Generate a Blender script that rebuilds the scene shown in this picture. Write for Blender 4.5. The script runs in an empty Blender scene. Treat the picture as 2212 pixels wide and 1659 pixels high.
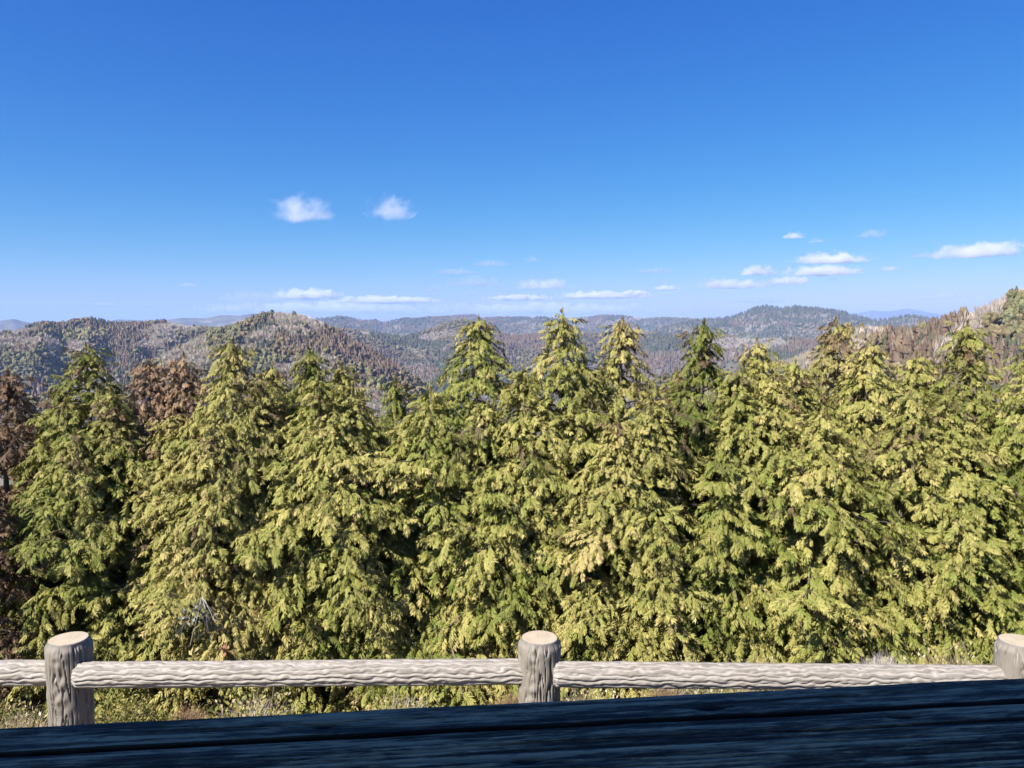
import bpy, math, random
import numpy as np
from mathutils import Vector, Matrix

# ------------------------------------------------------------------ camera, sky, sun, exposure
S = bpy.context.scene
COL = S.collection
EYE = 2.40                      # eye height above the ground at the fence
FPX = 769.0                     # focal length in pixels of a 1024 px wide picture
PITCH = math.radians(4.15)
SUN_EL, SUN_AZ = math.radians(43.0), math.radians(227.0)     # azimuth clockwise from +Y

cam_d = bpy.data.cameras.new("camera")
cam = bpy.data.objects.new("camera", cam_d)
COL.objects.link(cam)
cam.location = (0, 0, EYE)
cam.rotation_euler = (math.radians(90) - PITCH, 0, 0)
cam_d.sensor_width = 36.0
cam_d.lens = FPX / 1024 * 36.0
cam_d.clip_start, cam_d.clip_end = 0.05, 200000.0
S.camera = cam

W = bpy.data.worlds.new("World")
S.world = W
W.use_nodes = True
wt = W.node_tree
bg = wt.nodes["Background"]
sky = wt.nodes.new("ShaderNodeTexSky")
sky.sky_type = 'NISHITA'
sky.sun_disc = False
sky.sun_elevation = SUN_EL
sky.sun_rotation = SUN_AZ
sky.altitude = 400
sky.air_density = 1.0
sky.dust_density = 0.4
sky.ozone_density = 3.0
# grade the sky towards the deep cobalt of a phone picture: c' = k * c ** g per channel
hsv = wt.nodes.new("ShaderNodeHueSaturation")
hsv.inputs['Saturation'].default_value = 1.22
wt.links.new(sky.outputs[0], hsv.inputs['Color'])
sep = wt.nodes.new("ShaderNodeSeparateColor"); com = wt.nodes.new("ShaderNodeCombineColor")
wt.links.new(hsv.outputs[0], sep.inputs[0])
for i, (k, g_) in enumerate([(.104, 1.84), (.392, 1.11), (1.46, .55)]):
    pw = wt.nodes.new("ShaderNodeMath"); pw.operation = 'POWER'; pw.inputs[1].default_value = g_
    ml = wt.nodes.new("ShaderNodeMath"); ml.operation = 'MULTIPLY'; ml.inputs[1].default_value = k
    wt.links.new(sep.outputs[i], pw.inputs[0]); wt.links.new(pw.outputs[0], ml.inputs[0]); wt.links.new(ml.outputs[0], com.inputs[i])
wt.links.new(com.outputs[0], bg.inputs['Color'])
bg.inputs['Strength'].default_value = 0.081

sun_d = bpy.data.lights.new("sun", 'SUN')
sun_d.energy = 5.0
sun_d.angle = math.radians(0.5)
sun_d.color = (1.0, 0.95, 0.86)
sun = bpy.data.objects.new("sun", sun_d)
COL.objects.link(sun)
SUN_DIR = Vector((math.cos(SUN_EL) * math.sin(SUN_AZ), math.cos(SUN_EL) * math.cos(SUN_AZ), math.sin(SUN_EL)))
sun.rotation_euler = SUN_DIR.to_track_quat('Z', 'Y').to_euler()
sun.location = (-20, -30, 60)

S.view_settings.view_transform = 'Standard'
S.view_settings.look = 'None'
S.view_settings.exposure = 1.3
S.view_settings.gamma = 1.0
S.cycles.use_denoising = True
S.cycles.max_bounces = 8
S.cycles.diffuse_bounces = 2
S.cycles.glossy_bounces = 2
S.cycles.transmission_bounces = 4
S.cycles.transparent_max_bounces = 8
S.cycles.volume_bounces = 5
S.cycles.volume_step_rate = 0.6

# ------------------------------------------------------------------ helpers
rng = np.random.default_rng(7)
CP, SP = math.cos(PITCH), math.sin(PITCH)


def pix_ray(px, py):
    """1024x768 pixel -> direction (x right, y forward, z up)"""
    x = (np.asarray(px, float) - 512) / FPX
    u = (384 - np.asarray(py, float)) / FPX
    return x, CP + u * SP, -SP + u * CP


K22 = 1024 / 2212.0


def at22(x, y, Y):
    """pixel of the 2212 wide view at forward distance Y -> world point"""
    a, b, c = pix_ray(x * K22, y * K22)
    t = Y / b
    return float(a * t), float(Y), float(c * t + EYE)


def project(x, y, z):
    """world -> 2212 px"""
    z = z - EYE
    d = y * CP - z * SP
    u = y * SP + z * CP
    return (512 + FPX * x / d) / K22, (384 - FPX * u / d) / K22


_perm = np.random.default_rng(3).permutation(256)
_perm = np.concatenate([_perm, _perm, _perm])
_g = np.random.default_rng(5).normal(size=(256, 3))
_g /= np.linalg.norm(_g, axis=1)[:, None]


def perlin(x, y, z=0.0):
    x, y, z = np.broadcast_arrays(np.asarray(x, float), np.asarray(y, float), np.asarray(z, float))
    xi, yi, zi = np.floor(x).astype(int), np.floor(y).astype(int), np.floor(z).astype(int)
    xf, yf, zf = x - xi, y - yi, z - zi
    u, v, w = [t * t * t * (t * (t * 6 - 15) + 10) for t in (xf, yf, zf)]
    xi &= 255; yi &= 255; zi &= 255

    def gr(dx, dy, dz):
        h = _perm[_perm[_perm[(xi + dx) & 255] + ((yi + dy) & 255)] + ((zi + dz) & 255)]
        g = _g[h]
        return g[..., 0] * (xf - dx) + g[..., 1] * (yf - dy) + g[..., 2] * (zf - dz)
    l = lambda a, b, t: a + t * (b - a)
    return 1.5 * l(l(l(gr(0, 0, 0), gr(1, 0, 0), u), l(gr(0, 1, 0), gr(1, 1, 0), u), v),
                   l(l(gr(0, 0, 1), gr(1, 0, 1), u), l(gr(0, 1, 1), gr(1, 1, 1), u), v), w)


def fbm(x, y, z=0.0, n=4):
    r, a, f = 0, 1, 1
    for i in range(n):
        r = r + a * perlin(np.asarray(x) * f + 13.7 * i, np.asarray(y) * f - 7.1 * i, np.asarray(z) * f + 3.3 * i)
        a *= .5; f *= 2.03
    return r


def smooth01(a, b, x):
    t = np.clip((x - a) / (b - a), 0, 1)
    return t * t * (3 - 2 * t)


def tag(o, label=None, cat=None, group=None, kind=None):
    if label: o["label"] = label
    if cat: o["category"] = cat
    if group: o["group"] = group
    if kind: o["kind"] = kind
    return o


def empty(name, loc):
    o = bpy.data.objects.new(name, None)
    o.location = loc
    o.empty_display_size = 0.2
    COL.objects.link(o)
    return o


def make_mesh(name, verts, faces, smooth=False, col=None):
    """faces: list of (n,k) int arrays"""
    me = bpy.data.meshes.new(name)
    verts = np.asarray(verts, np.float32)
    me.vertices.add(len(verts))
    me.vertices.foreach_set("co", verts.ravel())
    if not isinstance(faces, list):
        faces = [faces]
    faces = [np.asarray(f, np.int32) for f in faces if len(f)]
    tot = np.concatenate([np.full(len(f), f.shape[1], np.int32) for f in faces])
    idx = np.concatenate([f.ravel() for f in faces])
    me.loops.add(len(idx))
    me.polygons.add(len(tot))
    me.loops.foreach_set("vertex_index", idx)
    st = np.zeros(len(tot), np.int32); st[1:] = np.cumsum(tot)[:-1]
    me.polygons.foreach_set("loop_start", st)
    me.polygons.foreach_set("loop_total", tot)
    me.polygons.foreach_set("use_smooth", np.full(len(tot), smooth, bool))
    if col is not None:
        a = me.attributes.new("tint", 'FLOAT_COLOR', 'POINT')
        c = np.ones((len(verts), 4), np.float32); c[:, :3] = col
        a.data.foreach_set("color", c.ravel())
    me.update(calc_edges=True)
    return me


def link(name, me, mat=None, parent=None, loc=(0, 0, 0)):
    o = bpy.data.objects.new(name, me)
    o.location = loc
    COL.objects.link(o)
    if mat is not None and not me.materials:
        me.materials.append(mat)
    if parent: o.parent = parent
    return o


def grid_faces(n, m, wrap=False):
    """n rows, m columns"""
    i = np.arange(n - 1)[:, None]
    j = np.arange(m if wrap else m - 1)[None, :]
    a = i * m + j; b = i * m + (j + 1) % m
    return np.stack([a, b, b + m, a + m], -1).reshape(-1, 4)


def tube(points, radii, sides=5):
    """tapered polyline tube -> verts, quads"""
    P = np.asarray(points, float); R = np.asarray(radii, float)
    T = np.gradient(P, axis=0)
    T /= np.linalg.norm(T, axis=1)[:, None] + 1e-9
    ref = np.where(np.abs(T[:, 2:3]) > .9, [[1., 0, 0]], [[0, 0, 1.]])
    A = np.cross(T, ref); A /= np.linalg.norm(A, axis=1)[:, None] + 1e-9
    B = np.cross(T, A)
    ph = np.linspace(0, 2 * np.pi, sides, endpoint=False)
    V = P[:, None, :] + R[:, None, None] * (np.cos(ph)[None, :, None] * A[:, None, :] + np.sin(ph)[None, :, None] * B[:, None, :])
    return V.reshape(-1, 3), grid_faces(len(P), sides, True)


class Bag:
    def __init__(self): self.v, self.f, self.c, self.n = [], {}, [], 0
    def add(self, v, f, c=None):
        f = np.asarray(f)
        self.v.append(v); self.f.setdefault(f.shape[1], []).append(f + self.n); self.n += len(v)
        if c is not None: self.c.append(np.broadcast_to(np.asarray(c, float), (len(v), 3)))
    def mesh(self, name, smooth=False):
        return make_mesh(name, np.concatenate(self.v), [np.concatenate(x) for x in self.f.values()], smooth,
                         np.concatenate(self.c) if self.c else None)


# ---- material helpers
class NT:
    def __init__(self, name):
        self.m = bpy.data.materials.new(name); self.m.use_nodes = True
        self.t = self.m.node_tree; self.t.nodes.clear()
        self.out = self.n("ShaderNodeOutputMaterial")
    def n(self, typ, **kw):
        x = self.t.nodes.new(typ)
        for k, v in kw.items(): setattr(x, k, v)
        return x
    def l(self, a, b): self.t.links.new(a, b)
    def val(self, sock, v):
        if isinstance(v, (int, float)): sock.default_value = v
        elif isinstance(v, (tuple, list)): sock.default_value = (*v, 1) if len(v) == 3 and sock.type == 'RGBA' else v
        else: self.l(v, sock)
    def math(self, op, a, b=0.0, clamp=False):
        x = self.n("ShaderNodeMath", operation=op, use_clamp=clamp)
        self.val(x.inputs[0], a); self.val(x.inputs[1], b)
        return x.outputs[0]
    def mix(self, f, a, b, mode='MIX'):
        x = self.n("ShaderNodeMix", data_type='RGBA', blend_type=mode)
        self.val(x.inputs[0], f); self.val(x.inputs[6], a); self.val(x.inputs[7], b)
        return x.outputs[2]
    def noise(self, vec, scale, detail=4, rough=.6, dist=0.0):
        x = self.n("ShaderNodeTexNoise")
        if vec is not None: self.l(vec, x.inputs['Vector'])
        x.inputs['Scale'].default_value = scale; x.inputs['Detail'].default_value = detail
        x.inputs['Roughness'].default_value = rough; x.inputs['Distortion'].default_value = dist
        return x.outputs[0]
    def coords(self, kind='Object', scale=(1, 1, 1)):
        c = self.n("ShaderNodeTexCoord"); mp = self.n("ShaderNodeMapping")
        self.l(c.outputs[kind], mp.inputs[0]); mp.inputs['Scale'].default_value = scale
        return mp.outputs[0]
    def ramp(self, f, stops):
        x = self.n("ShaderNodeValToRGB"); self.l(f, x.inputs[0])
        e = x.color_ramp.elements
        while len(e) < len(stops): e.new(.5)
        for el, (p, c) in zip(e, stops): el.position = p; el.color = (*c, 1)
        return x.outputs[0]
    def bump(self, h, strength=.5, dist=.01, normal=None):
        b = self.n("ShaderNodeBump"); b.inputs['Strength'].default_value = strength
        b.inputs['Distance'].default_value = dist; self.l(h, b.inputs['Height'])
        if normal is not None: self.l(normal, b.inputs['Normal'])
        return b.outputs[0]
    def principled(self, color, rough=.8, normal=None, spec=.3):
        p = self.n("ShaderNodeBsdfPrincipled")
        self.val(p.inputs['Base Color'], color); self.val(p.inputs['Roughness'], rough)
        p.inputs['Specular IOR Level'].default_value = spec
        if normal is not None: self.l(normal, p.inputs['Normal'])
        self.l(p.outputs[0], self.out.inputs['Surface'])
        return self.m


def leaf_material(name, build_color, trans=.28):
    n = NT(name)
    c = build_color(n)
    d = n.n("ShaderNodeBsdfDiffuse"); n.val(d.inputs['Color'], c)
    t = n.n("ShaderNodeBsdfTranslucent"); n.val(t.inputs['Color'], n.mix(1.0, c, (1.0, 1.0, .55), 'MULTIPLY'))
    m = n.n("ShaderNodeMixShader"); m.inputs[0].default_value = trans
    n.l(d.outputs[0], m.inputs[1]); n.l(t.outputs[0], m.inputs[2])
    gl = n.n("ShaderNodeBsdfGlossy"); gl.inputs['Roughness'].default_value = .45; gl.inputs['Color'].default_value = (.8, .8, .8, 1)
    m2 = n.n("ShaderNodeMixShader"); m2.inputs[0].default_value = .008
    n.l(m.outputs[0], m2.inputs[1]); n.l(gl.outputs[0], m2.inputs[2])
    n.l(m2.outputs[0], n.out.inputs['Surface'])
    return n.m


def attr(n, name="tint"):
    a = n.n("ShaderNodeAttribute"); a.attribute_name = name
    s = n.n("ShaderNodeSeparateColor"); n.l(a.outputs['Color'], s.inputs[0])
    return a.outputs['Color'], s.outputs[0], s.outputs[1], s.outputs[2]


def conifer_color(n):
    # object colour: R = share of dead brown sprays, G = yellowness, B = brightness
    _, r, h, b = attr(n)
    oi = n.n("ShaderNodeObjectInfo"); so = n.n("ShaderNodeSeparateColor"); n.l(oi.outputs['Color'], so.inputs[0])
    brown, yel, bri = so.outputs[0], so.outputs[1], so.outputs[2]
    f = n.math('ADD', n.math('MULTIPLY', r, .42), n.math('MULTIPLY', b, .48))
    f = n.math('ADD', f, n.math('SUBTRACT', yel, .46), True)
    green = n.ramp(f, [(0.0, (.038, .075, .012)), (.36, (.155, .174, .038)), (.70, (.308, .272, .090)), (1., (.40, .305, .140))])
    bc = n.mix(r, (.120, .080, .052), (.255, .165, .100))
    top = n.math('MULTIPLY', n.math('POWER', h, 5.0), .26)
    v = n.math('SUBTRACT', n.math('ADD', brown, top), n.math('ADD', n.math('MULTIPLY', b, .62), n.math('MULTIPLY', r, .38)))
    fac = n.math('ADD', n.math('MULTIPLY', v, 4.0), .45, True)
    c = n.mix(fac, green, bc)
    g = n.n("ShaderNodeCombineColor")
    for i in range(3): n.l(bri, g.inputs[i])
    return n.mix(1.0, c, g.outputs[0], 'MULTIPLY')


M_FOL = leaf_material("conifer_sprays", conifer_color, .11)
M_TINT = leaf_material("leaf_tint", lambda n: attr(n)[0], .2)


def bark_material():
    n = NT("bark"); v = n.coords('Object', (1, 1, .25))
    f = n.noise(v, 9, 5, .65)
    c = n.ramp(f, [(.3, (.06, .045, .034)), (.55, (.15, .12, .095)), (.75, (.28, .245, .21))])
    return n.principled(c, .9, n.bump(f, .5, .02))


M_BARK = bark_material()

# ------------------------------------------------------------------ terrain (one sheet, out to the horizon)
# ridges: pixel outline in the 2212 px view, distance in metres, front and back slope, height of its woods
RIDGES = dict(
    right_slope=dict(D=[(1600, 330), (1900, 430), (2250, 520)], top=9, fs=.50, bs=.4, w=14, spur=8, pts=[
        (1560, 830), (1640, 790), (1700, 766), (1750, 745), (1790, 717), (1830, 695), (1880, 690), (1930, 699), (1965, 697), (2000, 684),
        (2040, 672), (2090, 658), (2150, 636), (2212, 610), (2300, 570), (2420, 530), (2600, 500)]),
    peak=dict(D=[(300, 780), (585, 900), (900, 820)], top=9, fs=.46, bs=.35, w=22, spur=13, pts=[
        (180, 880), (260, 812), (330, 768), (390, 738), (440, 717), (490, 704), (530, 690), (556, 677), (580, 668), (612, 668), (642, 671), (672, 681), (700, 693),
        (735, 712), (785, 742), (835, 768), (890, 806), (950, 850), (1000, 890)]),
    left_hill=dict(D=[(-300, 1100), (0, 1250), (430, 1500), (700, 1500)], top=9, fs=.36, bs=.3, w=30, spur=22, pts=[
        (-500, 690), (-250, 705), (-100, 722), (0, 716), (40, 707), (70, 698), (95, 693), (128, 697), (160, 690), (190, 686), (215, 688),
        (238, 694), (280, 694), (330, 694), (352, 689), (372, 694), (400, 700), (450, 706), (520, 712), (620, 740), (720, 790)]),
    mid_ridge=dict(D=[(650, 1900), (980, 2100), (1350, 2300), (1700, 2000)], top=9, fs=.30, bs=.25, w=40, spur=30, pts=[
        (560, 730), (700, 712), (740, 708), (800, 716), (870, 726), (930, 710), (960, 698), (1000, 689), (1030, 697), (1060, 712), (1100, 722), (1180, 720), (1250, 716),
        (1330, 722), (1420, 718), (1500, 728), (1560, 724), (1620, 730), (1720, 728), (1800, 740), (1900, 760)]),
    far_ridge=dict(D=[(600, 4300), (1500, 4800), (2000, 4200)], top=8, fs=.24, bs=.2, w=60, spur=55, pts=[
        (500, 705), (640, 692), (690, 688), (737, 684), (758, 687), (787, 692), (811, 691), (827, 697), (874, 687), (904, 689), (927, 686), (967, 684),
        (990, 681), (1025, 680), (1040, 688), (1070, 686), (1114, 686), (1167, 684), (1204, 690), (1257, 687), (1304, 682), (1347, 682), (1387, 689),
        (1434, 687), (1475, 688), (1530, 690), (1600, 700), (1700, 712), (1800, 720)]),
    dark_range=dict(D=[(1450, 3300), (1660, 3500), (2100, 3500)], top=8, fs=.34, bs=.3, w=40, spur=48, pts=[
        (1440, 704), (1480, 694), (1520, 690), (1560, 687), (1590, 681), (1612, 672), (1632, 664), (1652, 660), (1672, 663), (1695, 665), (1718, 661),
        (1745, 664), (1790, 668), (1825, 672), (1850, 682), (1890, 690), (1930, 686), (1960, 680), (1990, 684), (2040, 695), (2150, 712)]),
    blue_left=dict(D=[(-100, 6500), (600, 6500)], top=6, fs=.3, bs=.3, w=80, spur=70, pts=[
        (-400, 680), (-200, 695), (-60, 699), (0, 691), (30, 687), (48, 692), (75, 697), (130, 699), (220, 697), (255, 688), (290, 690), (330, 692), (365, 689), (400, 685), (440, 686),
        (475, 680), (515, 681), (545, 675), (590, 681), (660, 690), (720, 686), (760, 690), (840, 704)]),
    blue_right=dict(D=[(1800, 15500), (2300, 15500)], top=0, fs=.2, bs=.2, w=200, spur=80, pts=[
        (1500, 696), (1700, 690), (1800, 684), (1860, 676), (1885, 671), (1910, 675), (1945, 670), (1965, 668), (1995, 672), (2050, 682), (2150, 690), (2350, 695)]),
)
for rd in RIDGES.values():
    p = np.array(rd['pts'], float)
    x, y, z = pix_ray(p[:, 0] * K22, p[:, 1] * K22)
    rd['th'] = np.arctan2(x, y); rd['te'] = z / np.hypot(x, y)
    d = np.array(rd['D'], float)
    xd, yd, zd = pix_ray(d[:, 0] * K22, np.full(len(d), 320.))
    rd['dth'] = np.arctan2(xd, yd); rd['dd'] = d[:, 1]


def ridge_height(rd, th, r):
    D = np.interp(th, rd['dth'], rd['dd'])
    te = np.interp(th, rd['th'], rd['te'])
    lo, hi = rd['th'][0], rd['th'][-1]
    out = np.maximum(lo - th, 0) + np.maximum(th - hi, 0)
    h = D * te - rd['top'] - out * D * .35
    x, y = r * np.sin(th), r * np.cos(th)
    q = np.sqrt((r - D) ** 2 + rd['w'] ** 2) - rd['w']
    z = h - np.where(r < D, rd['fs'], rd['bs']) * q
    k = rd['spur']
    away = np.clip(np.abs(r - D) / (k * 6), 0, 1)
    sp = 1 - 2 * np.abs(perlin(x / (k * 9) + 5, y / (k * 16), D * .01))
    z = z + away * k * (sp - .25) * 1.0 + away * k * .35 * fbm(x / (k * 3), y / (k * 3), 2, 3)
    return z


def near_height(x, y):
    d = np.maximum(y - 4.0, 0)
    z = -EYE - .80 * d + .22 * np.maximum(y - 7.0, 0)
    z = z - .1 * np.maximum(-y - 6, 0) - .16 * np.maximum(np.abs(x) - 20, 0)
    return z


def terrain_rel(th, r):
    x, y = r * np.sin(th), r * np.cos(th)
    z = np.full(np.shape(r), -170.0) + 14 * fbm(x / 420., y / 420., 0, 3) - np.maximum(r - 3000, 0) * .004
    for rd in RIDGES.values():
        z = np.maximum(z, ridge_height(rd, th, r))
    nz = near_height(x, y)
    near = smooth01(240, 150, r)
    return np.where(near > 0, np.maximum(nz, -170) * near + z * (1 - near), z)


def terrain(x, y):
    return terrain_rel(np.arctan2(x, y), np.hypot(x, y)) + EYE


TH = np.concatenate([np.linspace(-np.pi, -.75, 50, endpoint=False), np.linspace(-.75, .75, 700), np.linspace(.75, np.pi, 51)[1:]])
RR = np.concatenate([[.3], np.geomspace(.9, 12, 40), np.geomspace(12.3, 250, 60)[1:], np.geomspace(255, 19000, 560)])
tg, rg = np.meshgrid(TH, RR)
zg = terrain_rel(tg, rg) + EYE
gv = np.stack([rg * np.sin(tg), rg * np.cos(tg), zg], -1).reshape(-1, 3)


def ground_material():
    n = NT("ground_soil")
    v = n.coords('Object')
    a = n.noise(v, 3.0, 6, .65); b = n.noise(v, .012, 5, .6)
    c1 = n.ramp(a, [(.3, (.085, .065, .045)), (.5, (.17, .13, .085)), (.7, (.27, .22, .14))])
    c2 = n.ramp(b, [(.35, (.045, .052, .026)), (.5, (.10, .088, .060)), (.62, (.17, .145, .12))])
    g = n.n("ShaderNodeNewGeometry"); ln = n.n("ShaderNodeVectorMath", operation='LENGTH'); n.l(g.outputs['Position'], ln.inputs[0])
    f = n.math('MULTIPLY', n.math('SUBTRACT', ln.outputs['Value'], 30), .03, True)
    return n.principled(n.mix(f, c1, c2), .95, n.bump(a, .6, .05), .1)


terr = link("terrain", make_mesh("terrain", gv, grid_faces(len(RR), len(TH)), True), ground_material())
tag(terr, "rolling hill country falling away below the fence to the horizon", kind="structure")

# ------------------------------------------------------------------ woods on the hills
# running highest sight line along each bearing (what the terrain in front hides)
el = (zg - EYE) / rg
el[rg < 200] = -9
run = np.maximum.accumulate(el, axis=0)


def hidden(x, y, ztop):
    th = np.arctan2(x, y); r = np.hypot(x, y)
    i = np.clip(np.searchsorted(RR, r) - 2, 0, len(RR) - 1)
    j = np.clip(np.searchsorted(TH, th), 0, len(TH) - 1)
    return (ztop + 6 - EYE) / r < run[i, j] - .001


def ico():
    p = (1 + 5 ** .5) / 2
    v = np.array([(-1, p, 0), (1, p, 0), (-1, -p, 0), (1, -p, 0), (0, -1, p), (0, 1, p), (0, -1, -p), (0, 1, -p), (p, 0, -1), (p, 0, 1), (-p, 0, -1), (-p, 0, 1)], float)
    f = np.array([(0, 11, 5), (0, 5, 1), (0, 1, 7), (0, 7, 10), (0, 10, 11), (1, 5, 9), (5, 11, 4), (11, 10, 2), (10, 7, 6), (7, 1, 8), (3, 9, 4), (3, 4, 2), (3, 2, 6), (3, 6, 8),
                  (3, 8, 9), (4, 9, 5), (2, 4, 11), (6, 2, 10), (8, 6, 7), (9, 8, 1)])
    return v / np.linalg.norm(v[0]), f


def tpl_cedar(g):
    V, F = [], []
    n = 6
    for k, (z0, z1, r) in enumerate([(.05, .62, .30), (.32, .82, .23), (.58, 1.0, .15)]):
        ph = np.arange(n) * 2 * np.pi / n + k + g.uniform(0, 1)
        rr = r * g.uniform(.7, 1.25, n)
        b = len(V)
        V += [(rr[i] * math.cos(ph[i]), rr[i] * math.sin(ph[i]), z0 + g.uniform(-.05, .05)) for i in range(n)] + [(g.uniform(-.02, .02), g.uniform(-.02, .02), z1)]
        F += [(b + i, b + (i + 1) % n, b + n) for i in range(n)]
    return np.array(V), np.array(F)


def tpl_blob(g):
    v, f = ico()
    V, F = [], []
    for k in range(5):
        s = g.uniform(.15, .27); a = g.uniform(0, 6.28); q = g.uniform(.05, .30)
        c = np.array([q * math.cos(a), q * math.sin(a), g.uniform(.42, .82)])
        F.append(f + 12 * k); V.append(v * s * g.uniform(.65, 1.35, (12, 1)) * np.array([1.1, 1.1, .95]) + c)
    return np.concatenate(V), np.concatenate(F)


def tpl_bare(g):
    V, F = [], []
    for k in range(38):
        a = g.uniform(0, 6.28); s = .44 * math.sqrt(g.random()); z0 = g.uniform(.12, .45)
        b = np.array([s * .35 * math.cos(a), s * .35 * math.sin(a), z0]); t = np.array([s * math.cos(a), s * math.sin(a), g.uniform(.82, 1.0) * (1 - .9 * s * s)])
        w = np.array([-math.sin(a + .7), math.cos(a + .7), 0]) * g.uniform(.016, .036)
        i = len(V); V += [b - w, b + w, t]; F += [(i, i + 1, i + 2)]
    return np.array(V), np.array(F)


G = np.random.default_rng(21)
TPL = {'cedar': [tpl_cedar(G) for _ in range(5)], 'blob': [tpl_blob(G) for _ in range(6)], 'bare': [tpl_bare(G) for _ in range(6)]}
C_BROWN, C_GREY, C_GREEN, C_DARK, C_YEL, C_OLIVE = range(6)
SHAPE = ['cedar', 'bare', 'blob', 'cedar', 'blob', 'blob']
WCOL = np.array([[1.22, 1.16, 1.10]]) * np.array([(.128, .096, .070), (.36, .325, .30), (.130, .126, .064), (.066, .072, .046), (.190, .175, .090), (.140, .116, .066)])
# painted stands: (centre x, y, half width, half height, tilt deg, kind) in the 2212 px view, put where those trees stand
STANDS = {
    'right_slope': [(2117, 701, 140, 24, -40, C_GREY), (2047, 662, 90, 15, -27, C_OLIVE), (2170, 632, 70, 9, -27, C_OLIVE), (1960, 727, 90, 34, -8, C_BROWN), (2035, 705, 50, 26, -30, C_BROWN), (2195, 705, 36, 50, 0, C_GREEN),
                    (2060, 740, 12, 10, 0, C_DARK), (1905, 700, 60, 11, 0, C_YEL), (1860, 730, 50, 20, 0, C_GREY), (1800, 740, 50, 22, -30, C_YEL), (1720, 775, 60, 20, 0, C_GREY), (2140, 780, 60, 18, 0, C_BROWN)],
    'peak': [(530, 715, 55, 14, -48, C_OLIVE), (645, 704, 58, 26, 8, C_GREY), (558, 736, 48, 14, -25, C_GREY), (662, 748, 62, 16, 12, C_BROWN), (785, 771, 100, 30, 22, C_BROWN), (837, 756, 50, 5, 30, C_GREY),
             (697, 786, 38, 14, 0, C_GREY), (723, 706, 48, 7, 34, C_OLIVE), (558, 782, 70, 18, 0, C_GREEN), (480, 735, 40, 20, -20, C_GREEN), (450, 722, 40, 10, -15, C_GREY), (620, 770, 40, 10, 0, C_OLIVE)],
    'left_hill': [(253, 722, 80, 24, 0, C_BROWN), (235, 700, 60, 8, 0, C_DARK), (345, 698, 50, 8, 0, C_BROWN), (375, 714, 80, 13, -8, C_GREY), (322, 748, 62, 12, -15, C_GREY), (44, 723, 55, 5, -15, C_GREY), (174, 732, 65, 12, 0, C_YEL),
                  (157, 750, 55, 8, 0, C_GREY), (113, 700, 85, 11, 0, C_OLIVE), (70, 797, 95, 30, 0, C_GREEN), (30, 745, 60, 12, 0, C_GREY), (270, 765, 50, 14, 0, C_BROWN), (210, 775, 50, 9, 22, C_GREY)],
    'mid_ridge': [(1000, 705, 60, 12, 0, C_GREEN), (1130, 738, 110, 22, 0, C_BROWN), (880, 738, 80, 18, 10, C_DARK), (945, 728, 45, 8, -8, C_GREY), (1430, 745, 50, 20, 0, C_DARK), (820, 790, 80, 30, 20, C_BROWN),
                  (1620, 745, 90, 12, 0, C_GREY), (1560, 770, 60, 14, 0, C_BROWN)],
    'far_ridge': [(1005, 688, 45, 7, 0, C_BROWN), (1240, 705, 30, 6, 0, C_GREY), (1340, 697, 50, 5, -12, C_GREY), (800, 700, 50, 6, 0, C_BROWN)],
    'dark_range': [(1790, 712, 40, 3, 8, C_GREY), (1660, 706, 30, 4, -30, C_GREY), (1610, 700, 40, 5, 0, C_BROWN)],
}


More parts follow.
